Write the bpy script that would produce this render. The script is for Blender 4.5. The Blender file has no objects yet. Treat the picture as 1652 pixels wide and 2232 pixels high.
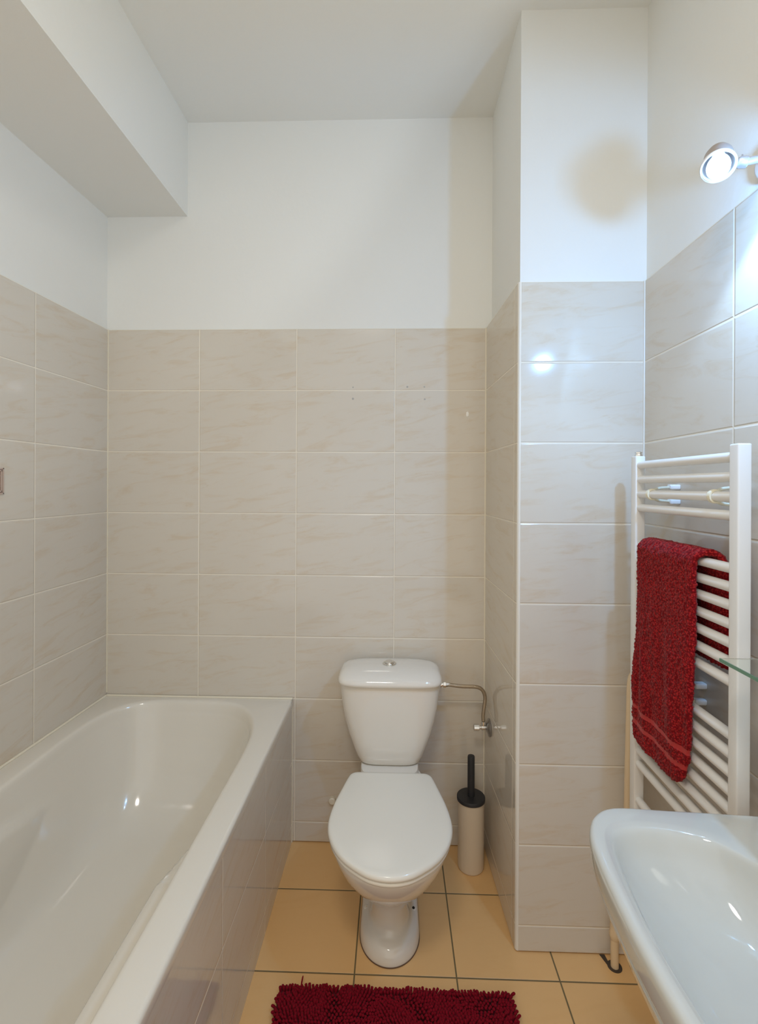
import bpy, bmesh, math, random
from mathutils import Vector, Matrix, noise
PI = math.pi
random.seed(7)
S = bpy.context.scene
C = S.collection

# ------------------------------------------------------------------ helpers
def V(*a): return Vector(a)
def link(o, parent=None):
    C.objects.link(o)
    if parent is not None: o.parent = parent
    return o
def obj(name, bm, m, parent=None, smooth=True, angle=35):
    me = bpy.data.meshes.new(name)
    bmesh.ops.recalc_face_normals(bm, faces=bm.faces[:])
    bm.to_mesh(me); bm.free()
    if m is not None: me.materials.append(m)
    if smooth:
        me.shade_smooth() if hasattr(me, 'shade_smooth') else None
        try: me.set_sharp_from_angle(angle=math.radians(angle))
        except Exception: pass
    return link(bpy.data.objects.new(name, me), parent)
def tag(o, label=None, cat=None, group=None, kind=None):
    if label: o['label'] = label
    if cat: o['category'] = cat
    if group: o['group'] = group
    if kind: o['kind'] = kind
    return o
def empty(name, loc, label, cat):
    o = bpy.data.objects.new(name, None); C.objects.link(o); o.location = loc
    o.empty_display_size = .05
    return tag(o, label, cat)
def part(name, bm, m, root, **k):
    """bmesh given in world coordinates; root sits at root.location without rotation"""
    l = Vector((0, 0, 0)); r = root
    while r is not None:
        l += r.location; r = r.parent
    bmesh.ops.translate(bm, verts=bm.verts[:], vec=-l)
    return obj(name, bm, m, root, **k)
def box(bm, x0, x1, y0, y1, z0, z1, bev=0, seg=3):
    r = bmesh.ops.create_cube(bm, size=1)
    for v in r['verts']:
        v.co = Vector(((x0 + x1) / 2 + v.co.x * (x1 - x0), (y0 + y1) / 2 + v.co.y * (y1 - y0), (z0 + z1) / 2 + v.co.z * (z1 - z0)))
    if bev:
        es = list({e for v in r['verts'] for e in v.link_edges})
        bmesh.ops.bevel(bm, geom=es, offset=bev, segments=seg, affect='EDGES', profile=.5)
    return bm
def prism(bm, pts, z0, z1):
    a = [bm.verts.new((x, y, z0)) for x, y in pts]; b = [bm.verts.new((x, y, z1)) for x, y in pts]
    n = len(pts)
    bm.faces.new(a[::-1]); bm.faces.new(b)
    for i in range(n): bm.faces.new((a[i], a[(i + 1) % n], b[(i + 1) % n], b[i]))
    return bm
def loft(bm, rings, cap0=True, cap1=True, closed=False):
    R = [[bm.verts.new(p) for p in r] for r in rings]
    n = len(R[0]); m = len(R)
    for j in range(m if closed else m - 1):
        a, b = R[j], R[(j + 1) % m]
        for i in range(n): bm.faces.new((a[i], a[(i + 1) % n], b[(i + 1) % n], b[i]))
    if not closed:
        if cap0: bm.faces.new(R[0][::-1])
        if cap1: bm.faces.new(R[-1])
    return R
def frame(d):
    d = d.normalized(); u = Vector((0, 0, 1)) if abs(d.z) < .95 else Vector((1, 0, 0))
    a = d.cross(u).normalized(); return a, a.cross(d).normalized()
def lathe(bm, o, d, prof, n=48, cap0=True, cap1=True):
    """prof: list of (distance along d, radius)"""
    o = Vector(o); d = Vector(d).normalized(); a, b = frame(d)
    rings = [[o + d * t + (a * math.cos(2 * PI * k / n) + b * math.sin(2 * PI * k / n)) * max(r, 1e-5) for k in range(n)] for t, r in prof]
    loft(bm, rings, cap0, cap1); return bm
def spline(pts, n=12):
    P = [Vector(p) for p in pts]; out = []
    for i in range(len(P) - 1):
        p0 = P[max(i - 1, 0)]; p1 = P[i]; p2 = P[i + 1]; p3 = P[min(i + 2, len(P) - 1)]
        for k in range(n):
            t = k / n
            out.append(.5 * ((2 * p1) + (p2 - p0) * t + (2 * p0 - 5 * p1 + 4 * p2 - p3) * t * t + (3 * p1 - p0 - 3 * p2 + p3) * t ** 3))
    out.append(P[-1]); return out
def cspline(pts, n=10):
    P = [Vector(p) for p in pts]; m = len(P); out = []
    for i in range(m):
        p0, p1, p2, p3 = P[i - 1], P[i], P[(i + 1) % m], P[(i + 2) % m]
        for k in range(n):
            t = k / n
            out.append(.5 * ((2 * p1) + (p2 - p0) * t + (2 * p0 - 5 * p1 + 4 * p2 - p3) * t * t + (3 * p1 - p0 - 3 * p2 + p3) * t ** 3))
    return out
def tube(bm, path, r, n=16, cap=True):
    path = [Vector(p) for p in path]; rings = []; a = None
    for i, p in enumerate(path):
        d = (path[min(i + 1, len(path) - 1)] - path[max(i - 1, 0)]).normalized()
        if a is None: a, b = frame(d)
        else:
            a = (a - d * a.dot(d)).normalized(); b = a.cross(d)
        rr = r(i / (len(path) - 1)) if callable(r) else r
        rings.append([p + (a * math.cos(2 * PI * k / n) + b * math.sin(2 * PI * k / n)) * rr for k in range(n)])
    loft(bm, rings, cap, cap); return bm
def sm(a, b, x):
    t = max(0., min(1., (x - a) / (b - a))); return t * t * (3 - 2 * t)
def lerp(a, b, t): return a + (b - a) * t
def interp(x, tab):
    if x <= tab[0][0]: return tab[0][1]
    for (x0, y0), (x1, y1) in zip(tab, tab[1:]):
        if x <= x1: return lerp(y0, y1, (x - x0) / (x1 - x0))
    return tab[-1][1]

# ---------------------------------------------------------------- materials
def mat(name, col, rough=.5, metal=0, **k):
    m = bpy.data.materials.new(name); m.use_nodes = True
    b = m.node_tree.nodes['Principled BSDF']
    b.inputs['Base Color'].default_value = (*col, 1); b.inputs['Roughness'].default_value = rough
    b.inputs['Metallic'].default_value = metal
    for n, v in k.items(): b.inputs[n.replace('_', ' ')].default_value = v
    return m
class NT:
    def __init__(s, m): s.t = m.node_tree; s.b = s.t.nodes['Principled BSDF']
    def n(s, typ, **k):
        x = s.t.nodes.new(typ)
        for a, v in k.items(): setattr(x, a, v)
        return x
    def l(s, a, b): s.t.links.new(a, b)
    def m(s, op, a, b=None, c=None):
        x = s.n('ShaderNodeMath', operation=op)
        for i, v in enumerate((a, b, c)):
            if v is None: continue
            if isinstance(v, (int, float)): x.inputs[i].default_value = v
            else: s.l(v, x.inputs[i])
        return x.outputs[0]
    def mr(s, v, a, b, c=0., d=1.):
        x = s.n('ShaderNodeMapRange', interpolation_type='SMOOTHSTEP')
        s.l(v, x.inputs[0])
        for i, q in enumerate((a, b, c, d)): x.inputs[i + 1].default_value = q
        return x.outputs[0]
    def mix(s, f, a, b, blend='MIX'):
        x = s.n('ShaderNodeMix', data_type='RGBA', blend_type=blend)
        for i, v in ((0, f), (6, a), (7, b)):
            if isinstance(v, (int, float)): x.inputs[i].default_value = v
            elif isinstance(v, tuple): x.inputs[i].default_value = (*v, 1)
            else: s.l(v, x.inputs[i])
        return x.outputs[2]
def add_noise_bump(m, scale, strength, dist=.002, detail=3):
    t = NT(m); co = t.n('ShaderNodeTexCoord'); n = t.n('ShaderNodeTexNoise'); n.inputs['Scale'].default_value = scale; n.inputs['Detail'].default_value = detail
    t.l(co.outputs['Object'], n.inputs['Vector'])
    b = t.n('ShaderNodeBump'); b.inputs['Strength'].default_value = strength; b.inputs['Distance'].default_value = dist
    t.l(n.outputs[0], b.inputs['Height']); t.l(b.outputs[0], t.b.inputs['Normal']); return m
def tile_mat(name, ua, u0, uw, va, v0, vh, base, streak, grout, g=.0035, rough=.09, sfreq=1.0, wav=.25, edge=.003, var=.05):
    """glazed ceramic tiles: u / v run along two object axes (metres)"""
    m = mat(name, base, rough); t = NT(m)
    co = t.n('ShaderNodeTexCoord'); sp = t.n('ShaderNodeSeparateXYZ'); t.l(co.outputs['Object'], sp.inputs[0])
    u = t.m('ADD', sp.outputs[ua], 0.); v = t.m('ADD', sp.outputs[va], 0.)
    qu = t.m('DIVIDE', t.m('SUBTRACT', u, u0), uw); qv = t.m('DIVIDE', t.m('SUBTRACT', v, v0), vh)
    iu = t.m('FLOOR', qu); iv = t.m('FLOOR', qv); fu = t.m('FRACT', qu); fv = t.m('FRACT', qv)
    du = t.m('MULTIPLY', t.m('MINIMUM', fu, t.m('SUBTRACT', 1., fu)), uw)
    dv = t.m('MULTIPLY', t.m('MINIMUM', fv, t.m('SUBTRACT', 1., fv)), vh)
    d = t.m('MINIMUM', du, dv)
    gm = t.mr(d, g / 2 - .0006, g / 2 + .0006, 1., 0.)
    # marble veining, shifted for every tile
    cid = t.n('ShaderNodeCombineXYZ'); t.l(iu, cid.inputs[0]); t.l(iv, cid.inputs[1])
    wn = t.n('ShaderNodeTexWhiteNoise'); t.l(cid.outputs[0], wn.inputs['Vector'])
    uv = t.n('ShaderNodeCombineXYZ')
    sk = t.m('ADD', u, t.m('MULTIPLY', wn.outputs['Value'], 9.))
    t.l(t.m('MULTIPLY', sk, 2.9 * sfreq), uv.inputs[0])
    t.l(t.m('MULTIPLY', t.m('SUBTRACT', v, t.m('MULTIPLY', u, .15)), 13. * sfreq), uv.inputs[1])
    t.l(t.m('MULTIPLY', wn.outputs['Value'], 31.), uv.inputs[2])
    n1 = t.n('ShaderNodeTexNoise'); n1.inputs['Scale'].default_value = 2.1; n1.inputs['Detail'].default_value = 7; n1.inputs['Roughness'].default_value = .62; n1.inputs['Distortion'].default_value = .9
    t.l(uv.outputs[0], n1.inputs['Vector'])
    n2 = t.n('ShaderNodeTexNoise'); n2.inputs['Scale'].default_value = 6.; n2.inputs['Detail'].default_value = 6; n2.inputs['Roughness'].default_value = .7; n2.inputs['Distortion'].default_value = 1.5
    t.l(uv.outputs[0], n2.inputs['Vector'])
    f1 = t.mr(n1.outputs[0], .47, .74); f2 = t.m('MULTIPLY', t.mr(n2.outputs[0], .56, .70), t.mr(n1.outputs[0], .45, .6))
    f = t.m('MINIMUM', t.m('ADD', t.m('MULTIPLY', f1, .55), t.m('MULTIPLY', f2, .45)), 1.)
    c = t.mix(f, base, streak)
    c = t.mix(t.m('MULTIPLY', wn.outputs['Value'], var), c, tuple(x * .8 for x in base))
    c = t.mix(gm, c, grout)
    t.l(c, t.b.inputs['Base Color'])
    t.l(t.m('ADD', t.m('MULTIPLY', gm, .55), rough), t.b.inputs['Roughness'])
    h = t.mr(d, g / 2 - .001, g / 2 + edge, 0., 1.)
    nn = t.n('ShaderNodeTexNoise'); nn.inputs['Scale'].default_value = 9.; nn.inputs['Detail'].default_value = 1.5; t.l(co.outputs['Object'], nn.inputs['Vector'])
    hh = t.m('ADD', t.m('MULTIPLY', h, 1.), t.m('MULTIPLY', nn.outputs[0], wav))
    b = t.n('ShaderNodeBump'); b.inputs['Strength'].default_value = 1.; b.inputs['Distance'].default_value = .0012
    t.l(hh, b.inputs['Height']); t.l(b.outputs[0], t.b.inputs['Normal'])
    return m

TW, TH, ZT = .402, .252, 2.0997
TB = (.655, .605, .525); TS = (.60, .485, .345); TG = (.82, .76, .64)
m_tile_back = tile_mat('tile_back', 0, -.803, TW, 2, ZT, TH, TB, TS, TG)
m_tile_left = tile_mat('tile_left', 1, 1.614, TW, 2, ZT, TH, TB, TS, TG)
m_tile_right = tile_mat('tile_right', 1, 1.155, TW, 2, ZT, TH, TB, TS, TG)
m_tile_pillar = tile_mat('tile_pillar', 0, .3905, .9, 2, ZT, TH, TB, TS, TG)
m_tile_pillar_side = tile_mat('tile_pillar_side', 1, 1.60, .402, 2, ZT, TH, TB, TS, TG, rough=.05, wav=.06)
m_floor = tile_mat('tile_floor', 0, -.1118, .30396, 1, 1.7752, .30396, (.80, .50, .22), (.77, .465, .195), (.17, .13, .06), g=.0042, rough=.28, sfreq=.6, wav=.15, edge=.0015, var=.12)
m_plaster = add_noise_bump(mat('white_plaster', (.80, .80, .765), .85), 55, .25, .002, 4)
m_trim = mat('trim_plastic', (.78, .76, .70), .35)
m_seal = mat('sealant', (.80, .74, .60), .4)
m_acryl = mat('bath_acrylic', (.74, .70, .62), .12, Coat_Weight=.4, Coat_Roughness=.05)
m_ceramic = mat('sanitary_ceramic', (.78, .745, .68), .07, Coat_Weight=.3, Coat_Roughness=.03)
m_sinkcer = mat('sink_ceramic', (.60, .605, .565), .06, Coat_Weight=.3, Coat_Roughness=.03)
m_seat = mat('seat_plastic', (.81, .785, .71), .16)
m_chrome = mat('chrome', (.78, .77, .75), .12, 1)
m_steel = mat('dull_steel', (.45, .44, .43), .35, 1)
m_black = mat('matt_black', (.022, .023, .026), .5)
m_dark = mat('dark_hole', (.02, .017, .013), .8)
m_cream = mat('cream_metal', (.70, .60, .47), .3)
m_enamel = mat('radiator_enamel', (.80, .79, .76), .28)
m_bracket = mat('bracket_plastic', (.82, .77, .60), .4)
m_bracket_w = mat('bracket_white', (.86, .87, .87), .35)
m_pipe = mat('painted_pipe', (.72, .56, .36), .38)
m_gap = mat('floor_gap', (.07, .05, .035), .9)
m_filler = mat('white_filler', (.88, .87, .84), .8)
m_hole = mat('plugged_hole', (.42, .40, .37), .8)
m_lampwhite = mat('lamp_white', (.80, .79, .79), .25)
m_lampcup = mat('lamp_cup', (.36, .31, .29), .35)
m_lampgrey = mat('lamp_metal', (.62, .60, .62), .25, .7)

# braided steel hose
m_braid = mat('braided_steel', (.45, .37, .27), .38, .85); _t = NT(m_braid)
_co = _t.n('ShaderNodeTexCoord'); _w = _t.n('ShaderNodeTexVoronoi'); _w.inputs['Scale'].default_value = 420
_t.l(_co.outputs['Object'], _w.inputs['Vector']); _b = _t.n('ShaderNodeBump'); _b.inputs['Distance'].default_value = .001; _b.inputs['Strength'].default_value = .8
_t.l(_w.outputs[0], _b.inputs['Height']); _t.l(_b.outputs[0], _t.b.inputs['Normal'])

m_rug = mat('rug_chenille', (.20, .0035, .012), .85, Specular_IOR_Level=.1, Sheen_Weight=.03, Sheen_Roughness=.4)
def pile_pit_shade(m, lo, hi, scale):  # self-shadowing of the pile painted into the colour: dark pits, lighter loop tips
    t = NT(m); co = t.n('ShaderNodeTexCoord'); n = t.n('ShaderNodeTexVoronoi'); n.inputs['Scale'].default_value = scale
    t.l(co.outputs['Object'], n.inputs['Vector']); t.l(t.mix(t.mr(n.outputs[0], .15, .65), hi, lo), t.b.inputs['Base Color'])
m_rugback = mat('rug_backing', (.10, .004, .010), .9)
m_towel = mat('towel_terry', (.30, .010, .012), .9, Specular_IOR_Level=.08, Sheen_Weight=.12, Sheen_Roughness=.45)
pile_pit_shade(m_towel, (.16, .003, .006), (.42, .022, .022), 215)
m_towelband = mat('towel_band', (.42, .022, .02), .85, Sheen_Weight=.15)
m_glass = mat('shelf_glass', (.93, .99, .95), .0, Transmission_Weight=1., IOR=1.5)
m_glassedge = mat('glass_edge', (.16, .34, .23), .15, Transmission_Weight=.25, IOR=1.5)
m_bulb = mat('led_bulb', (1, 1, 1), .4); m_bulb.node_tree.nodes['Principled BSDF'].inputs['Emission Color'].default_value = (.40, .68, 1.08, 1)
BULB = 1.8
m_bulb.node_tree.nodes['Principled BSDF'].inputs['Emission Strength'].default_value = BULB

# --------------------------------------------------------------- the room
YR = -.75; CEIL = 2.96
def leftx(y, off=0): return -1.186 - .037 * (2.01 - y) - off
def struct(name, bm, m, parent=None, **k):
    o = obj(name, bm, m, parent, **k)
    if parent is None: o['kind'] = 'structure'
    return o
bm = bmesh.new()
fx = [-1.45, 1.0]
box(bm, fx[0], fx[1], YR, 2.2, -.1, 0); struct('floor', bm, m_floor, smooth=False)
bm = bmesh.new(); box(bm, -1.45, 1.0, YR, 2.2, CEIL, CEIL + .1); struct('ceiling', bm, m_plaster, smooth=False)
bm = bmesh.new(); box(bm, -1.35, .95, 2.022, 2.16, 0, CEIL); wb = struct('wall_back', bm, m_plaster, smooth=False)
bm = bmesh.new(); box(bm, -1.19, .36845, 2.01, 2.023, .004, ZT, .0012, 2); obj('tile_cladding', bm, m_tile_back, wb, smooth=False)
bm = bmesh.new(); prism(bm, [(leftx(YR, .013), YR), (leftx(2.022, .013), 2.022), (-1.42, 2.022), (-1.42, YR)], 0, CEIL); wl = struct('wall_left', bm, m_plaster, smooth=False)
bm = bmesh.new(); prism(bm, [(leftx(YR), YR), (leftx(2.01), 2.01), (leftx(2.01, .014), 2.01), (leftx(YR, .014), YR)], .004, ZT); obj('tile_cladding', bm, m_tile_left, wl, smooth=False)
bm = bmesh.new(); box(bm, .786, .95, YR, 2.022, 0, CEIL); wr = struct('wall_right', bm, m_plaster, smooth=False)
bm = bmesh.new(); box(bm, .775, .787, YR, 1.56, .004, ZT, .0012, 2); obj('tile_cladding', bm, m_tile_right, wr, smooth=False)
# pillar
bm = bmesh.new(); prism(bm, [(.3935, 1.571), (.786, 1.571), (.786, 2.022), (.3935, 2.022)], 0, CEIL); wp = struct('wall_pillar', bm, m_plaster, smooth=False)
bm = bmesh.new(); box(bm, .3955, .776, 1.560, 1.572, .004, ZT, .0012, 2); obj('tile_cladding', bm, m_tile_pillar, wp, smooth=False)
bm = bmesh.new(); prism(bm, [(.3855, 1.5685), (.394, 1.5685), (.394, 2.01), (.3685, 2.01)], .004, ZT); obj('tile_cladding', bm, m_tile_pillar_side, wp, smooth=False)
# corner bead of the pillar
bm = bmesh.new(); pts = [(.3955, 1.5598)] + [(.3955 - .0095 * math.sin(a * PI / 16), 1.5693 - .0095 * math.cos(a * PI / 16)) for a in range(1, 9)] + [(.3955, 1.5693)]
prism(bm, pts, .004, ZT + .001); tag(obj('trim_1', bm, m_trim), kind='structure')
# cream corner joints
bm = bmesh.new(); box(bm, -1.187, -1.183, 2.006, 2.0105, .6, ZT); box(bm, .365, .3695, 2.006, 2.0105, .005, ZT)
tag(obj('trim_2', bm, m_seal, smooth=False), kind='structure')
bm = bmesh.new(); box(bm, .771, .7755, 1.556, 1.5605, .3, ZT); tag(obj('trim_3', bm, m_trim, smooth=False), kind='structure')
# ceiling beam on the left
bm = bmesh.new(); prism(bm, [(-.872, YR), (-.862, 2.022), (-1.35, 2.022), (-1.35, YR)], 2.572, CEIL)
tag(obj('wall_beam', bm, m_plaster, smooth=False), kind='structure')
# plugged drill holes and a filler spot
for x, z, r in ((-.170, 1.861, .0032), (-.170, 1.814, .0048), (.051, 1.862, .0042), (.120, 1.862, .0036), (.122, 1.812, .0040)):
    bm = bmesh.new(); lathe(bm, (x, 2.0105, z), (0, -1, 0), [(0, r), (.001, r * .9), (.0013, r * .5)], 16); obj('plugged_hole', bm, m_hole, wb)
bm = bmesh.new()
prism(bm, [(.292, -.010), (.299, -.006), (.300, .004), (.296, .011), (.290, .008), (.289, -.003)], 0, .0015)
for v in bm.verts: v.co = Vector((v.co.x, 2.0105 - v.co.z, 1.751 + v.co.y))
tag(obj('filler_spot', bm, m_filler, wb), 'white filler spot')
bm = bmesh.new(); lathe(bm, (-.246, 2.011, .176), (0, -1, 0), [(0, .014), (.012, .014), (.015, .011)], 20); obj('wall_cap', bm, m_seal, wb)

# decor tile on the left wall
dy = 1.445; dx = leftx(dy)
root = empty('decor_tile', (dx, dy, 1.468), 'small brownish embossed decor tile on the left wall above the bathtub', 'tile')
m_decor = mat('decor_relief', (.55, .43, .36), .35); m_decor2 = mat('decor_ground', (.36, .25, .20), .5)
bm = bmesh.new(); box(bm, dx - .004, dx + .003, dy - .04, dy + .04, 1.428, 1.508, .0015, 2); part('tile_plate', bm, m_decor2, root)
bm = bmesh.new()
for a, b, w in ((.040, .0365, 0), (.033, .0305, 0)):
    for s in (-1, 1):
        box(bm, dx, dx + .0055, dy + s * (a + b) / 2 - .0018, dy + s * (a + b) / 2 + .0018, 1.468 - a, 1.468 + a)
        box(bm, dx, dx + .0055, dy - a, dy + a, 1.468 + s * (a + b) / 2 - .0018, 1.468 + s * (a + b) / 2 + .0018)
part('frame', bm, m_decor, root)
bm = bmesh.new()
for sy in (-1, 1):
    for sz in (-1, 1):
        tube(bm, spline([(dx + .004, dy + sy * (.015 + .010 * math.cos(q)), 1.468 + sz * (.015 + .010 * math.sin(q))) for q in [i * .7 for i in range(8)]], 5), .0016, 8)
lathe(bm, (dx + .003, dy, 1.468), (1, 0, 0), [(0, .007), (.002, .006), (.004, .002)], 20)
part('scroll_relief', bm, m_decor, root)

# ------------------------------------------------------------- bathtub
RIM = .588
def sup(cx, a_l, a_r, y0, y1, t, nl=4., nr=3., ins_f=0., b=.464):
    """outline point of the basin: t angle, cx centre, half widths, near end y0, far end y1"""
    c, s = math.cos(t), math.sin(t); n = nr if c > 0 else nl; a = a_r if c > 0 else a_l
    x = cx + a * math.copysign(abs(c) ** (2 / n), c)
    yc1 = y1 - b; yc0 = y0 + b
    y = (yc1 + b * abs(s) ** (2 / n)) if s >= 0 else (yc0 - b * abs(s) ** (2 / n))
    return x, y
NA = 220
angs = []
for i in range(NA): angs.append(2 * PI * i / NA)
def resample(pts, n):
    L = [0]; m = len(pts)
    for i in range(m): L.append(L[-1] + (Vector(pts[(i + 1) % m]) - Vector(pts[i])).length)
    out = []; j = 0
    for k in range(n):
        s = L[-1] * k / n
        while L[j + 1] < s: j += 1
        f = (s - L[j]) / max(L[j + 1] - L[j], 1e-9)
        a, b = Vector(pts[j]), Vector(pts[(j + 1) % m]); out.append(a.lerp(b, f))
    return out
CX = -.803
# z, inset side, inset far end, inset near end
prof = [(RIM, -.012, -.012, -.012), (RIM - .0008, -.006, -.006, -.006), (RIM - .003, -.002, -.002, -.002), (RIM - .008, .0015, .002, .002), (RIM - .016, .004, .005, .005),
        (.560, .006, .009, .008), (.553, .007, .011, .009), (.546, .008, .013, .010), (.541, .009, .015, .011), (.536, .010, .017, .012), ] + [(z_, interp(z_, [(.30, .064), (.34, .053), (.42, .034), (.46, .025), (.51, .015), (.530, .011)]), interp(z_, [(.30, .122), (.34, .097), (.42, .058), (.46, .042), (.51, .026), (.53, .019)]), interp(z_, [(.30, .053), (.42, .03), (.49, .02), (.53, .013)])) for z_ in [.530 - .007 * q for q in range(33)]] + [ (.27, .075, .146, .062),
        (.245, .088, .17, .073), (.228, .102, .192, .086), (.215, .12, .215, .10), (.206, .14, .24, .12), (.201, .165, .27, .15), (.198, .2, .33, .2), (.196, .25, .45, .3)]
rings = []
for z, si, fi, ni in prof:
    raw = []
    for i in range(720):
        t = 2 * PI * i / 720
        x, y = sup(CX, .318 - si, .314 - si, .36 + ni, 1.971 - fi, t, b=min(.464, .464 - si * .4))
        raw.append((x, y, z))
    ring = resample(raw, NA)
    for p in ring:
        side = 1 if p.x > CX else -1
        w = sm(1.86, 1.12, p.y) * sm(.40, .55, p.y)
        zl = interp(p.y, [(1.12, .543), (1.21, .520), (1.30, .503), (1.49, .462), (1.74, .345)])
        S1 = sm(zl + .014, zl - .012, z); lim = .316 - max(si, (.060 + .014 * sm(.53, .40, z)) * w * S1)
        if abs(p.x - CX) > lim and w * S1 > 0: p.x = CX + side * lim
    rings.append(ring)
# outer rim edge points matched to the first ring by angle
def rectpt(p, x0, x1, y0, y1, z):
    c = Vector((CX, min(max(p.y, y0 + .34), y1 - .34), 0)); d = Vector((p.x - c.x, p.y - c.y, 0))
    k = 1e9
    if d.x > 1e-9: k = min(k, (x1 - c.x) / d.x)
    if d.x < -1e-9: k = min(k, (x0 - c.x) / d.x)
    if d.y > 1e-9: k = min(k, (y1 - c.y) / d.y)
    if d.y < -1e-9: k = min(k, (y0 - c.y) / d.y)
    return Vector((c.x + d.x * k, c.y + d.y * k, z))
OX0, OX1, OY0, OY1 = -1.200, -.4085, .295, 2.0085
outer = []
for dz, dd in ((-.034, .003), (-.010, .0), (-.004, .0015), (-.001, .005), (0, .010)):
    ring = [rectpt(p, OX0 + dd, OX1 - dd, OY0 + dd, OY1 - dd, RIM + dz) for p in rings[0]]
    # snap nearest points onto the corners
    for cx_ in (OX0 + dd, OX1 - dd):
        for cy_ in (OY0 + dd, OY1 - dd):
            q = min(ring, key=lambda p: (p.x - cx_) ** 2 + (p.y - cy_) ** 2); q.x, q.y = cx_, cy_
    for p in ring:
        if p.x < -1.19 + dd + .02: p.x = leftx(p.y) + .0008 + dd
    outer.append(ring)
tubroot = empty('bathtub', (-.80, 1.15, 0), 'white built-in bathtub with tiled side along the left wall', 'bathtub')
bm = bmesh.new(); loft(bm, outer + rings, False, True); part('basin', bm, m_acryl, tubroot, angle=60)
bm = bmesh.new()
tube(bm, [(leftx(2.0) + .004, 2.004, RIM + .001), (-.41, 2.004, RIM + .001)], .0045, 8)
tube(bm, [(leftx(y) + .0035, y, RIM + .001) for y in (2.0, 1.2, .3)], .0045, 8)
part('sealant_bead', bm, m_seal, tubroot)
bm = bmesh.new(); lathe(bm, (CX, .62, .197), (0, 0, 1), [(0, .035), (.003, .034), (.004, .026), (.002, .022)], 32); part('drain', bm, m_chrome, tubroot)
bm = bmesh.new(); box(bm, -.455, -.4125, .30, 2.0095, .0, RIM - .028)
pn = part('side_panel', bm, tile_mat('tile_panel', 1, .440, TW, 2, .328, .252, TB, TS, TG, g=.003, rough=.06, wav=.08), tubroot, smooth=False); pn['label'] = 'beige tiled side panel'
bm = bmesh.new(); box(bm, -.4128, -.4095, 2.005, 2.0102, .0, RIM - .03); tag(obj('trim_4', bm, m_seal, smooth=False), kind='structure')

# ------------------------------------------------------------- toilet
TX = -.008
toilet = empty('toilet', (TX, 1.75, 0), 'white close-coupled toilet with its lid closed against the back wall', 'toilet')
def rrect(cx, cy, hx, hy, z, n=64, e=4., fy=None):
    out = []
    for i in range(n):
        t = 2 * PI * i / n; c, s = math.cos(t), math.sin(t)
        out.append(Vector((cx + hx * math.copysign(abs(c) ** (2 / e), c), cy + hy * math.copysign(abs(s) ** (2 / e), s), z)))
    return out
# tank: front face y 1.80 at the top, tapering
bm = bmesh.new(); rs = []
TC = -.0125
tab = [(.419, .100, 1.845), (.421, .111, 1.834), (.427, .117, 1.828), (.45, .128, 1.824), (.48, .139, 1.820), (.53, .156, 1.815), (.58, .169, 1.810), (.63, .179, 1.806), (.69, .186, 1.803), (.728, .188, 1.802)]
for z, hx, yf in tab:
    yb = 2.002; rs.append(rrect(TC, (yf + yb) / 2, hx, (yb - yf) / 2, z, 96, 4.2))
loft(bm, rs); part('tank', bm, m_ceramic, toilet, angle=50)
bm = bmesh.new(); rs = []
for z, hx, yf, yb, e in [(.7235, .178, 1.805, 2.003, 5), (.7235, .190, 1.793, 2.006, 5), (.727, .1935, 1.789, 2.0065, 5), (.735, .1945, 1.788, 2.007, 5), (.744, .193, 1.791, 2.007, 4.6), (.752, .189, 1.799, 2.005, 4.2), (.759, .182, 1.811, 2.0, 4), (.765, .170, 1.829, 1.992, 3.6), (.769, .148, 1.85, 1.98, 3.2), (.772, .11, 1.873, 1.96, 2.8), (.773, .06, 1.90, 1.94, 2.5)]:
    rs.append(rrect(TC, (yf + yb) / 2, hx, (yb - yf) / 2, z, 96, e))
loft(bm, rs); lid = part('tank_lid', bm, m_ceramic, toilet, angle=60)
btn = bmesh.new(); lathe(btn, (-.015, 1.905, .7715), (0, 0, 1), [(0, .0265), (.004, .0265), (.006, .0245), (.0065, .0195), (.005, .0190), (.0052, .0185), (.010, .018), (.012, .016), (.0125, .006)], 40)
box(btn, -.0157, -.0143, 1.889, 1.921, .7835, .785)
part('flush_button', btn, m_chrome, lid, angle=30)
# bowl and pedestal
def egg(cx, yb, yf, hw, z, n=96, ymax=None, back=.72, e=2.0):
    """D-shaped section, back width factor, rounded front; yb back y, yf front y (camera side)"""
    ym = ymax if ymax is not None else yf + (yb - yf) * .42
    out = []
    for i in range(n):
        t = 2 * PI * i / n; c, s = math.cos(t), math.sin(t)
        if s < 0:
            x = hw * math.copysign(abs(c) ** (2 / e), c); y = ym - (ym - yf) * abs(s) ** (2 / e)
        else:
            eb = 4.; yy = abs(s) ** (2 / eb); y = ym + (yb - ym) * yy
            x = hw * math.copysign(abs(c) ** (2 / eb), c) * lerp(1, back, sm(0, 1, yy))
        out.append(Vector((cx + x, y, z)))
    return out
bm = bmesh.new(); rs = []
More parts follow.
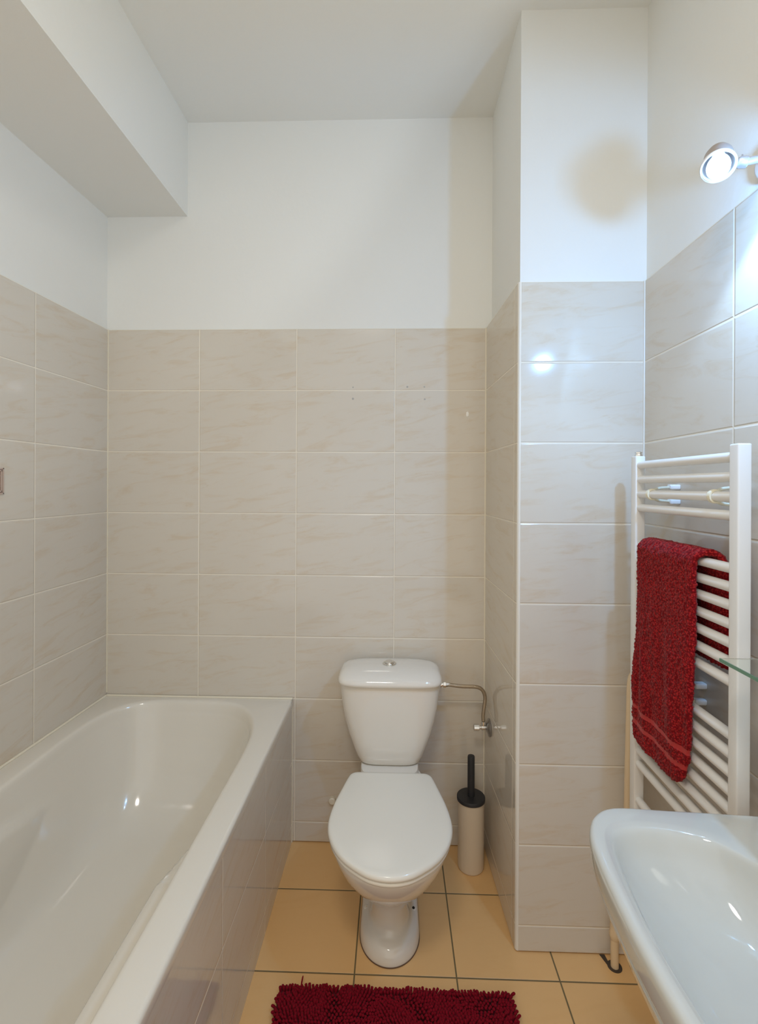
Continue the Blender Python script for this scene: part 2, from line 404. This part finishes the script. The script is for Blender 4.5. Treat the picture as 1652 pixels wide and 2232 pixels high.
#      z     yb     yf    hw    ymax  back
for z, yb, yf, hw, ym, bk in [
    (.000, 1.93, 1.493, .0955, 1.61, 1.0), (.012, 1.93, 1.492, .0965, 1.61, 1.0), (.030, 1.93, 1.497, .0945, 1.615, 1.0), (.040, 1.93, 1.504, .0915, 1.62, 1.0), (.046, 1.93, 1.512, .087, 1.62, 1.0), (.050, 1.93, 1.524, .077, 1.625, 1.0), (.056, 1.93, 1.536, .067, 1.63, 1.0),
    (.075, 1.93, 1.543, .062, 1.63, 1.0), (.11, 1.93, 1.544, .061, 1.63, 1.0), (.15, 1.93, 1.528, .066, 1.62, 1.0), (.185, 1.93, 1.499, .079, 1.60, 1.0),
    (.215, 1.93, 1.464, .098, 1.58, 1.0), (.245, 1.93, 1.427, .115, 1.56, .98), (.275, 1.93, 1.392, .132, 1.54, .92), (.305, 1.93, 1.363, .147, 1.53, .86),
    (.335, 1.93, 1.340, .159, 1.52, .80), (.360, 1.93, 1.326, .167, 1.51, .74), (.380, 1.93, 1.317, .172, 1.505, .70), (.392, 1.93, 1.315, .173, 1.50, .68), (.398, 1.93, 1.320, .169, 1.50, .68)]:
    rs.append(egg(TX, yb, yf, hw, z, 96, ym, bk))
loft(bm, rs)
# shelf carrying the tank
rs = [rrect(TC, 1.885, .106 + a, .105 + a, z, 64, 5) for z, a in ((.36, -.01), (.385, .0), (.411, .002), (.4185, -.001))]
loft(bm, rs)
bowl = part('bowl', bm, m_ceramic, toilet, angle=55)
def lidshape(off, z, n=128):
    P = [(0, 1.776), (.06, 1.776), (.105, 1.776), (.128, 1.773), (.143, 1.761), (.151, 1.74), (.165, 1.68), (.181, 1.605), (.189, 1.54), (.1885, 1.49), (.178, 1.443), (.160, 1.402), (.135, 1.366), (.10, 1.334), (.055, 1.305), (0, 1.294)]
    P = P + [(-x, y) for x, y in P[-2:0:-1]]
    pts = cspline([(x, y, 0) for x, y in P], 8); c = Vector((0, 1.53, 0)); out = []
    m = len(pts)
    for i, p in enumerate(pts):
        d = (pts[(i + 1) % m] - pts[i - 1]).normalized(); nrm = Vector((-d.y, d.x, 0))
        if nrm.dot(p - c) < 0: nrm = -nrm
        q = p + nrm * off; out.append(Vector((TX + q.x, q.y, z)))
    return out
bm = bmesh.new(); loft(bm, [lidshape(o, z) for o, z in ((-.012, .3985), (-.007, .399), (-.004, .403), (-.004, .409), (-.008, .413))]); part('seat', bm, m_seat, toilet, angle=50)
bm = bmesh.new(); loft(bm, [lidshape(o, z) for o, z in ((-.010, .4135), (-.003, .4145), (-.0002, .418), (0, .423), (-.002, .4285), (-.006, .4315), (-.013, .4330), (-.022, .4338))]); part('seat_lid', bm, m_seat, toilet, angle=60)
for s in (-1, 1):
    bm = bmesh.new(); lathe(bm, (TX + s * .078 - .016, 1.774, .416), (1, 0, 0), [(0, .009), (.001, .0105), (.031, .0105), (.032, .009)], 20)
    part('hinge', bm, m_seat, toilet)
    bm = bmesh.new(); lathe(bm, (TX + s * .0785, 1.652, .044), (s * .1, -.2, 1), [(0, .0085), (.0055, .0085), (.0065, .0075), (.007, .0055)], 24)
    sc_ = part('screw_cap', bm, m_ceramic, toilet)
    bm = bmesh.new(); lathe(bm, (TX + s * .0785, 1.652, .046), (s * .1, -.2, 1), [(0, .0045), (.0062, .0045 if s > 0 else .0022)], 16)
    part('screw', bm, m_dark if s > 0 else m_cream, sc_)
bm = bmesh.new(); loft(bm, [egg(TX, 1.932, 1.4905, .0978, z_, 96, 1.61, 1.0) for z_ in (.0003, .0026)]); part('base_joint', bm, mat('joint_brown', (.16, .09, .05), .8), toilet)
bm = bmesh.new(); lathe(bm, (TX, 1.90, .18), (0, 1, 0), [(0, .05), (.109, .05)], 32); part('waste_pipe', bm, m_bracket_w, toilet)

# ------------------------------------------------------------- valve + hose
vc = Vector((.3715, 1.915, .530))
valve = empty('angle_valve', tuple(vc), 'chrome angle valve with round rosette on the pillar side', 'valve')
bm = bmesh.new(); lathe(bm, vc + V(.0005, 0, 0), (-1, 0, 0), [(0, .0325), (.004, .0335), (.007, .031), (.011, .020), (.015, .012)], 40); part('rosette', bm, m_steel, valve)
bm = bmesh.new(); lathe(bm, vc + V(-.010, 0, 0), (-1, 0, 0), [(0, .007), (.008, .008), (.009, .0095), (.022, .0095), (.023, .007), (.030, .007)], 24)
lathe(bm, vc + V(-.024, 0, 0), (0, 0, 1), [(0, .007), (.014, .007), (.014, .0095), (.024, .0095), (.025, .006)], 24); part('valve_body', bm, m_chrome, valve, angle=30)
bm = bmesh.new(); lathe(bm, vc + V(-.040, 0, 0), (-1, 0, 0), [(0, .0115), (.001, .013), (.020, .013), (.022, .0105)], 12); part('handle', bm, m_chrome, valve, angle=25)
hose = empty('water_hose', (.20, 1.9, .70), 'braided steel water hose curving from tank side to the valve', 'hose')
nx = .1805
bm = bmesh.new(); tube(bm, spline([(nx + .030, 1.90, .699), (.26, 1.902, .6925), (.315, 1.907, .689), (.340, 1.911, .678), (.352, 1.914, .655), (.353, 1.915, .630), (.349, 1.915, .600), (vc.x - .025, 1.915, .575), (vc.x - .024, 1.915, .556)], 10), .0070, 14); part('braid', bm, m_braid, hose)
bm = bmesh.new(); lathe(bm, (nx, 1.90, .699), (1, 0, 0), [(0, .012), (.004, .012), (.004, .008), (.010, .008)], 24); lathe(bm, (nx + .010, 1.90, .699), (1, 0, 0), [(0, .0085), (.001, .0115), (.010, .0115), (.011, .009), (.02, .0075), (.026, .0068)], 6); part('nut', bm, m_chrome, hose, angle=25)

# ------------------------------------------------------------- toilet brush
bx_, by_ = .300, 1.905
brush = empty('toilet_brush', (bx_, by_, 0), 'beige toilet brush holder with black lid and handle beside the toilet', 'toilet brush')
bm = bmesh.new(); lathe(bm, (bx_, by_, .001), (0, 0, 1), [(0, .047), (.004, .049), (.006, .0495), (.262, .0495), (.263, .047), (.255, .045)], 64, True, True); part('holder', bm, m_cream, brush, angle=40)
bm = bmesh.new(); lathe(bm, (bx_, by_, .258), (0, 0, 1), [(0, .0515), (.001, .0535), (.012, .0535), (.014, .052), (.0145, .03), (.0145, .005)], 64); part('brush_lid', bm, m_black, brush, angle=40)
bm = bmesh.new(); lathe(bm, (bx_, by_, .272), (0, 0, 1), [(0, .0135), (.150, .0135), (.153, .0125), (.154, .009)], 32); part('handle', bm, m_black, brush, angle=40)

# ------------------------------------------------------------- bath mat
mx0, mx1, my1, my0 = -.322, .338, 1.418, .96
mat_o = empty('bath_mat', (0, 1.2, 0), 'dark red chenille bath mat lying in front of the toilet', 'bath mat')
bm = bmesh.new(); box(bm, mx0, mx1, my0, my1, .0005, .006, .0015, 2); part('backing', bm, m_rugback, mat_o)
vs, fs = [], []
pitch = .0088
def noodle(p, tip, r0, up):
    """thick chenille strand with a rounded end"""
    d = (tip - p); a, b = frame(d); base = len(vs); N = 6
    L = [(0, .85), (.45, 1.), (.82, 1.), (.97, .62)]
    for t, k in L:
        c = p + d * t + up * (t * (1 - t))
        for i in range(N):
            th = 2 * PI * i / N; q = c + (a * math.cos(th) + b * math.sin(th)) * r0 * k; vs.append(q)
    for j in range(len(L) - 1):
        for i in range(N):
            fs.append((base + j * N + i, base + j * N + (i + 1) % N, base + (j + 1) * N + (i + 1) % N, base + (j + 1) * N + i))
    vs.append(p + d * 1.0 + up * .0); k = len(vs) - 1
    for i in range(N): fs.append((base + 3 * N + i, base + 3 * N + (i + 1) % N, k))
yy = my0 + .003; row = 0
while yy < my1 - .001:
    xx = mx0 + .003 + (row % 2) * pitch / 2
    while xx < mx1 - .001:
        lean = noise.noise(Vector((xx * 7, yy * 7, 3.))) * PI * 3
        l = .008 + .004 * random.random()
        ex = (xx - (mx0 + mx1) / 2) / ((mx1 - mx0) / 2); ey = (yy - my1) / .02 + 1
        dx_ = l * .75 * math.cos(lean) + random.gauss(0, .0016) + (.004 * ex * sm(.96, 1, abs(ex)))
        dy_ = l * .75 * math.sin(lean) + random.gauss(0, .0016) + (.003 if ey > .4 else 0)
        if ey > .4: dy_ = abs(dy_) * .8
        h = .011 + .004 * random.random() + .002 * noise.noise(Vector((xx * 15, yy * 15, 0)))
        p = Vector((xx + random.uniform(-1, 1) * .001, yy + random.uniform(-1, 1) * .001, .005))
        noodle(p, p + Vector((dx_, dy_, h)), .0036 + random.random() * .0007, Vector((0, 0, .010)))
        xx += pitch
    yy += pitch * .87; row += 1
# the one long loose strand at the far edge
p = Vector((-.262, my1 - .004, .012)); noodle(p, p + Vector((.003, .020, .016)), .0022, Vector((0, 0, .004)))
me = bpy.data.meshes.new('pile'); me.from_pydata([v - Vector((0, 1.2, 0)) for v in vs], [], fs); me.materials.append(m_rug); me.update(); me.shade_smooth()
o = link(bpy.data.objects.new('pile', me), mat_o); o['kind'] = 'stuff'

# ------------------------------------------------------------- towel radiator
RX = .699
rad = empty('towel_radiator', (RX, 1.23, .35), 'white ladder towel radiator mounted on the right wall', 'radiator')
for (y0, y1) in ((1.424, 1.453), (1.006, 1.034)):
    bm = bmesh.new(); box(bm, .685, .7125, y0, y1, .34, 1.547, .0035, 3); part('post', bm, m_enamel, rad)
rz = [1.521, 1.480, 1.439, 1.400, 1.291, 1.252, 1.214, 1.175, 1.136, 1.096, 1.056, .946, .907, .868, .829, .790, .751, .712, .673, .569, .530, .491, .452, .413, .374]
r0 = None
for z in rz:
    if r0 is None:
        bm = bmesh.new(); tube(bm, [(RX, 1.032, z), (RX, 1.426, z)], .0108, 24); r0 = part('rung', bm, m_enamel, rad); z0 = z
    else:
        c = r0.copy(); C.objects.link(c); c.parent = rad; c.location = (0, 0, z - z0)
bm = bmesh.new(); lathe(bm, (RX, 1.4385, 1.5465), (0, 0, 1), [(0, .0105), (.005, .0105), (.006, .008), (.008, .008), (.009, .010), (.012, .0095), (.014, .005)], 6)
part('vent_plug', bm, m_chrome, rad, angle=25)
for y, z in ((1.362, 1.439), (1.100, 1.439), (1.245, .946)):
    bm = bmesh.new()
    ring = [(RX + .0135 * math.cos(a), y, z + .0135 * math.sin(a)) for a in [i * 2 * PI / 32 for i in range(32)]]
    loft(bm, [[Vector((RX + r * math.cos(a), y + dy2, z + r * math.sin(a))) for a in [i * 2 * PI / 32 for i in range(32)]] for r, dy2 in ((.0112, -.0055), (.0150, -.0055), (.0160, 0), (.0150, .0055), (.0112, .0055))], False, False, True)
    for s in (-1, 1):
        tube(bm, spline([(RX + .006, y, z + s * .012), (RX + .02, y + .003, z + s * .0165), (.742, y + .006, z + s * .0185), (.752, y + .008, z + s * .0185)], 6), .0040, 10)
    br = part('wall_bracket', bm, m_bracket, rad)
    for s in (-1, 1):
        bm = bmesh.new(); box(bm, .747, .7752, y - .002, y + .018, z + s * .020 - .007, z + s * .020 + .007, .0035, 3)
        part('bracket_block', bm, m_bracket_w, br)
bm = bmesh.new(); lathe(bm, (RX, 1.4385, .341), (0, 0, -1), [(0, .009), (.02, .009), (.02, .014), (.045, .014), (.05, .009), (.06, .009)], 16); part('valve', bm, m_chrome, rad)

# ------------------------------------------------------------- pipe in the corner
pipe = empty('floor_pipe', (.677, 1.523, 0), 'cream painted pipe rising from the floor behind the radiator', 'pipe')
bm = bmesh.new(); tube(bm, spline([(.776, 1.500, .902), (.74, 1.500, .903), (.719, 1.500, .896), (.711, 1.500, .870), (.7095, 1.501, .80), (.706, 1.502, .6), (.704, 1.504, .45), (.698, 1.510, .3), (.686, 1.519, .17), (.677, 1.523, .09), (.677, 1.523, 0)], 8), .0115, 20); part('riser', bm, m_pipe, pipe)
bm = bmesh.new(); lathe(bm, (.677, 1.523, .085), (0, 0, 1), [(0, .0125), (.008, .0155), (.020, .0165), (.026, .0145), (.05, .0135), (.055, .015), (.062, .015), (.066, .012)], 24, False, False); part('coupling', bm, m_pipe, pipe)
bm = bmesh.new(); prism(bm, [(.677 + .021 * math.cos(a), 1.523 + .021 * math.sin(a)) for a in [i * 2 * PI / 32 for i in range(32)]], -.001, .0012); prism(bm, [(.646, 1.561), (.662, 1.561), (.664, 1.538), (.6575, 1.525)], -.001, .001)
part('floor_opening', bm, m_gap, pipe)

# ------------------------------------------------------------- towel
ZC = 1.291
def towel_mesh():
    # centre path over the rung: front hem -> over -> back hem
    path = []
    zb, zt = .757, ZC
    R = .0225
    nF = 215
    for i in range(nF):
        z = lerp(zb, zt, i / nF); path.append((RX - R - .004 * sm(1.2, .9, z) , z, z))
    for i in range(17):
        a = PI - PI * i / 16; path.append((RX + R * math.cos(a), ZC + R * math.sin(a), 2.))
    for i in range(1, 96):
        z = lerp(zt, 1.065, i / 95); path.append((RX + R, z, 3.))
    N = 230; rings = []; cols = []
    m = len(path)
    for j, (x, z, k) in enumerate(path):
        a = path[max(j - 1, 0)]; b = path[min(j + 1, m - 1)]
        d = Vector((b[0] - a[0], 0, b[1] - a[1])).normalized(); nrm = Vector((-d.z, 0, d.x))   # outward (towards -x on the front)
        if k < 2:
            ya = interp(z, [(.757, 1.20), (.766, 1.180), (.785, 1.164), (.84, 1.150), (.90, 1.142), (1.0, 1.136), (1.15, 1.131), (1.29, 1.129)])
            yb = interp(z, [(.757, 1.37), (.766, 1.392), (.785, 1.404), (.84, 1.412), (.90, 1.412), (1.0, 1.402), (1.1, 1.392), (1.2, 1.388), (1.29, 1.386)])
        elif k == 2.:
            t = (j - nF) / 16; ya = lerp(1.129, 1.088, t); yb = lerp(1.386, 1.380, t)
        else: ya, yb = 1.088, 1.380
        hw = (yb - ya) / 2; cy = (ya + yb) / 2
        hem = 1.
        if j < 6: hem = math.sqrt(1 - (1 - j / 6) ** 2) * .85 + .15
        if j > m - 6: hem = math.sqrt(1 - (1 - (m - j) / 6) ** 2) * .85 + .15
        th = .0085 * hem
        ring = []
        for i in range(N):
            t = 2 * PI * i / N; c, s = math.cos(t), math.sin(t); e = 9.
            # even spacing along width
            f = i / N
            if f < .5: yl = 1 - 4 * f; sd = 1
            else: yl = -1 + 4 * (f - .5); sd = -1
            y = cy + hw * yl
            edge = (1 - min(abs(yl), 1) ** 16) ** .5
            off = sd * th * max(edge, 0.)
            # drape folds, stronger towards the hem
            fold = 0
            if k < 2:
                g = sm(1.25, .85, z)
                fold = g * (.0045 * math.sin((y - 1.13) * 52 + z * 4) + .0030 * math.sin((y - 1.1) * 95 - z * 9)) * lerp(.35, 1, sm(.76, .90, z)) + .0018 * noise.noise(Vector((y * 22, z * 11, 1.)))
                fold += -.006 * g * math.exp(-((y - 1.372 + (z - .9) * .05) / .008) ** 2) * sd * .5
            p = Vector((x, y, z)) + nrm * (off + fold)
            # terry loops
            band = 0.
            if k < 2:
                for zc in (.852 + (y - 1.3) * .015, .812 + (y - 1.3) * .015): band = max(band, 1 - sm(.004, .0065, abs(z - zc)))
            q = Vector((p.x * 1.0, p.y, p.z))
            n1 = noise.noise(q * 330.) ; n2 = noise.noise(q * 190. + Vector((5, 5, 5))); n3 = noise.noise(q * 45.)
            lp = (.0010 * n1 + .0036 * n2 + .0008 * n3) * (1 - band) - .0012 * band
            out = nrm * sd + Vector((0, yl, 0)) * (abs(yl) ** 12)
            if hem < 1: out = (out + Vector((0, 0, -1 if k < 2 else -1)) * .6)
            p += out.normalized() * lp * 1.0
            ring.append(p)
        rings.append(ring)
    bm = bmesh.new(); loft(bm, rings); return bm
bm = towel_mesh()
tobj = obj('towel', bm, m_towel, None, angle=180)
tobj.data.materials.append(m_towelband)
for pg in tobj.data.polygons:
    c_ = pg.center
    if c_.x < RX - .012 and min(abs(c_.z - .852 - (c_.y - 1.3) * .015), abs(c_.z - .812 - (c_.y - 1.3) * .015)) < .0055: pg.material_index = 1
tag(tobj, 'red terry hand towel folded over the towel radiator rungs', 'towel')
bm = None

# ------------------------------------------------------------- washbasin
SY = .66; SZ = .85
half_out = [(.775, .272), (.70, .280), (.60, .287), (.50, .293), (.44, .2965), (.408, .293), (.384, .280), (.362, .255), (.345, .215), (.336, .16), (.331, .09), (.3285, .03)]
out_pts = half_out + [(x, -y) for x, y in half_out[::-1]]
half_in = [(.628, .0), (.624, .06), (.612, .12), (.590, .168), (.558, .211), (.520, .233), (.474, .2445), (.425, .246), (.393, .236), (.374, .212), (.361, .160), (.353, .09), (.3495, .03)]
in_pts = half_in + [(x, -y) for x, y in half_in[:0:-1]]
NS = 200
def dense(pts, closed):
    P = cspline([(x, y, 0) for x, y in pts], 12) if closed else spline([(x, y, 0) for x, y in pts], 12)
    return [(p.x, p.y) for p in P]
outd = dense(out_pts, False); ind = dense(in_pts, True)
C0 = (.505, 0.)
def polar(poly, n):
    """radius of a closed polygon about C0 for n directions"""
    res = []; m = len(poly)
    for k in range(n):
        th = 2 * PI * k / n; dx, dy = math.cos(th), math.sin(th); best = 0
        for i in range(m):
            ax, ay = poly[i][0] - C0[0], poly[i][1] - C0[1]; bx2, by2 = poly[(i + 1) % m][0] - C0[0], poly[(i + 1) % m][1] - C0[1]
            ex, ey = bx2 - ax, by2 - ay; den = dx * ey - dy * ex
            if abs(den) < 1e-12: continue
            t = (ax * ey - ay * ex) / den; u = (ax * dy - ay * dx) / den
            if t > 0 and -1e-6 <= u <= 1 + 1e-6: best = max(best, t)
        res.append(best)
    return res
NS = 240
ro = polar(outd, NS); ri = polar(ind, NS)
def ringat(rad_, z, dx=0): return [Vector((min(C0[0] + r * math.cos(2 * PI * k / NS), .7745), SY + C0[1] + r * math.sin(2 * PI * k / NS), z)) for k, r in enumerate(rad_)]
DC = (.546 - C0[0], .0); ZB = .742
rs = []
for z, k_ in ((.69, .30), (.695, .42), (.706, .60), (.72, .78), (.75, .885), (.772, .935), (.785, .958), (.792, .972)):
    rs.append(ringat([r * k_ for r in ro], z))
for z, d_ in ((.795, .008), (.799, .004), (.806, .002), (.83, .0005), (.840, .000), (.8455, .0022), (.8485, .0055), (.850, .010)):
    rs.append(ringat([r - d_ for r in ro], z))
for f, z in ((.4, .8500), (.75, .8498), (.9, .8492)):
    rs.append(ringat([lerp(a - .010, b, f) for a, b in zip(ro, ri)], z))
for t in [0, .012, .03, .055, .085, .12, .16, .2, .25, .3, .36, .42, .48, .54, .6, .66, .72, .78, .84, .9, .95, 1.0]:
    r = 1 - t; zz = .8478 - (.8478 - ZB) * (1 - r ** 2.7) * sm(-.025, .13, t)
    if t == 0: zz = .8478
    ring = []
    for k in range(NS):
        th = 2 * PI * k / NS; rr = lerp(.036, ri[k], r)
        ring.append(Vector((C0[0] + DC[0] * t + rr * math.cos(th), SY + DC[1] * t + rr * math.sin(th), zz)))
    rs.append(ring)
sink = empty('washbasin', (.6, SY, .66), 'white ceramic washbasin mounted on the right wall', 'washbasin')
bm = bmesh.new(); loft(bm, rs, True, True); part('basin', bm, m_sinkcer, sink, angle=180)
dcx, dcy = C0[0] + DC[0], SY + DC[1]
bm = bmesh.new(); lathe(bm, (dcx, dcy, ZB), (0, 0, 1), [(-.0005, .0335), (.0025, .0325), (.0032, .029), (.001, .024), (-.0, .0235)], 48, True, True); dr = part('drain', bm, m_steel, sink)
bm = bmesh.new(); lathe(bm, (dcx, dcy, ZB + .0004), (0, 0, 1), [(0, .0236), (.0012, .0234)], 40); part('drain_hole', bm, m_dark, dr)
bm = bmesh.new(); lathe(bm, (dcx, dcy, ZB + .001), (0, 0, 1), [(0, .006), (.004, .006), (.006, .016), (.009, .0165), (.0105, .013), (.011, .004)], 40); part('stopper', bm, m_chrome, dr)

# ------------------------------------------------------------- glass shelf
gx, gy1, gz = .613, .95, 1.137
shelf = empty('glass_shelf', (.70, .68, gz), 'greenish glass shelf on the right wall above the washbasin', 'shelf')
bm = bmesh.new(); box(bm, gx + .0012, .7748, .40, gy1, gz - .006, gz, .0008, 1); part('glass_plate', bm, m_glass, shelf)
bm = bmesh.new(); box(bm, gx, gx + .0012, .40, gy1 - .0008, gz - .0062, gz + .0002); part('green_edge', bm, m_glassedge, shelf, smooth=False)
for y in (.86, .47):
    bm = bmesh.new(); lathe(bm, (.7748, y, gz - .003), (-1, 0, 0), [(0, .012), (.010, .012), (.012, .010)], 24); part('holder', bm, m_chrome, shelf)

# ------------------------------------------------------------- spotlight fitting
lamp = empty('wall_spotlight', (.78, .78, 2.14), 'white spotlight fitting with glowing bulb high on the right wall', 'lamp')
bm = bmesh.new()
def stadium(x, ycs, h, n=16):
    y0, y1, zc = ycs; out = []
    for i in range(n + 1): a = -PI / 2 + PI * i / n; out.append(Vector((x, y1 + h * math.cos(a), zc + h * math.sin(a))))
    for i in range(n + 1): a = PI / 2 + PI * i / n; out.append(Vector((x, y0 + h * math.cos(a), zc + h * math.sin(a))))
    return out
loft(bm, [stadium(x, (.48, 1.045, 2.135), h) for x, h in ((.786, .036), (.770, .036), (.764, .033), (.762, .028))]); part('wall_plate', bm, m_lampwhite, lamp, angle=50)
def head(yc, px_, pz, fwd, hx, hy, hz, watts, tint=(.40, .68, 1.08), cone=172):
    """yc,pz: where the arm leaves the plate; (hx,hy,hz): centre of the front ring"""
    f = Vector(fwd).normalized(); rc = Vector((hx, hy, hz))
    bm = bmesh.new(); el = rc - f * .016
    js = Vector((px_, yc, pz)); side = (js - el); side = (side - f * side.dot(f)).normalized()
    joint = el + side * .044
    tube(bm, [js, js.lerp(joint, .5), joint], .0075, 16); 
    lathe(bm, joint + side * .008, -side, [(0, .010), (.002, .0115), (.014, .0115), (.018, .009)], 20)
    u = f.cross(side).normalized(); tube(bm, [joint - f * .004, joint - f * .030], .0022, 8)
    part('arm', bm, m_lampgrey, lamp)
    bm = bmesh.new(); R_ = .0315
    lathe(bm, rc, -f, [(.006, R_ - .003), (.009, R_ - .003), (.022, R_ - .004), (.042, R_ - .005), (.056, R_ - .010), (.063, R_ - .018), (.066, .003)], 48, False, True)
    lathe(bm, rc, -f, [(.006, R_ - .003), (.02, R_ - .004), (.04, R_ - .007), (.054, .018), (.057, .003)], 48, False, True)
    hd = part('spot_head', bm, m_lampcup, lamp, angle=50)
    bm = bmesh.new(); loft(bm, [[rc - f * t_ + (frame(f)[0] * math.cos(a_) + frame(f)[1] * math.sin(a_)) * r_ for a_ in [2 * PI * q / 48 for q in range(48)]] for t_, r_ in ((.008, R_ - .0035), (.002, R_ - .0030), (0, R_ - .0018), (0, R_ + .0005), (.003, R_ + .0018), (.008, R_ + .001))], False, False, True)
    part('front_ring', bm, m_lampwhite, hd, angle=50)
    bm = bmesh.new(); lathe(bm, rc - f * .042, f, [(0, .012), (.010, .013), (.020, .017), (.030, .0205), (.040, .022), (.049, .021), (.057, .017), (.062, .011), (.0645, .005), (.065, .001)], 32); part('bulb', bm, m_bulb, hd)
    L_ = bpy.data.lights.new('spot_light', 'SPOT'); L_.energy = watts; L_.color = tint; L_.spot_size = math.radians(cone); L_.spot_blend = .2; L_.shadow_soft_size = .02
    q_ = bpy.data.objects.new('spot_light', L_); C.objects.link(q_); q_.location = rc + f * .026; q_.rotation_euler = f.to_track_quat('-Z', 'Y').to_euler()
head(1.035, .763, 2.135, (-.30, -.47, -.83), .668, 1.045, 2.122, 7)
head(.775, .763, 2.135, (-.10, .80, -.55), .680, .815, 2.040, 15, (.22, .56, 1.10))
head(.500, .763, 2.135, (-.82, .02, .52), .650, .500, 2.170, 17, (.86, .93, 1.), 128)

# ------------------------------------------------------------- light and camera
w = bpy.data.worlds.new('World'); S.world = w; w.use_nodes = True
w.node_tree.nodes['Background'].inputs[0].default_value = (1., .95, .86, 1); w.node_tree.nodes['Background'].inputs[1].default_value = .93
L = bpy.data.lights.new('ceiling_fill', 'AREA'); L.energy = 14; L.color = (1, .94, .86); L.size = .4; L.shape = 'DISK'  # added warm fill under the ceiling behind the camera, no fixture belongs to it
lo = bpy.data.objects.new('ceiling_fill', L); C.objects.link(lo); lo.location = (-.2, -.2, CEIL - .02)

cam = bpy.data.cameras.new('camera'); co = bpy.data.objects.new('camera', cam); C.objects.link(co); S.camera = co
F, YAW, PITCH, ROLL, PPY, H = 1076.61, .0309, -.00052, -.00488, 1060.58, 1.45728
cam.sensor_fit = 'HORIZONTAL'; cam.sensor_width = 36; cam.lens = 36 * F / 1652
cam.shift_x = 0; cam.shift_y = (PPY - 1116) / 1652
cam.clip_start = .01
# world -> camera basis used in the calibration
c, s = math.cos(YAW), math.sin(YAW); X = Vector((c, s, 0)); Y = Vector((-s, c, 0)); Z = Vector((0, 0, 1))
c, s = math.cos(PITCH), math.sin(PITCH); Y, Z = Y * c + Z * s, -Y * s + Z * c
c, s = math.cos(ROLL), math.sin(ROLL)      # u' = u c + v s ; v' = -u s + v c   (v down)
r = X * c - Z * s; up = X * s + Z * c
co.matrix_world = Matrix(((r.x, up.x, -Y.x, 0), (r.y, up.y, -Y.y, 0), (r.z, up.z, -Y.z, H), (0, 0, 0, 1)))

vs_ = S.view_settings; vs_.view_transform = 'Standard'; vs_.look = 'None'; vs_.gamma = 1; vs_.exposure = .09; vs_.use_curve_mapping = False
S.cycles.max_bounces = 10; S.cycles.diffuse_bounces = 6; S.cycles.glossy_bounces = 5; S.cycles.transmission_bounces = 8
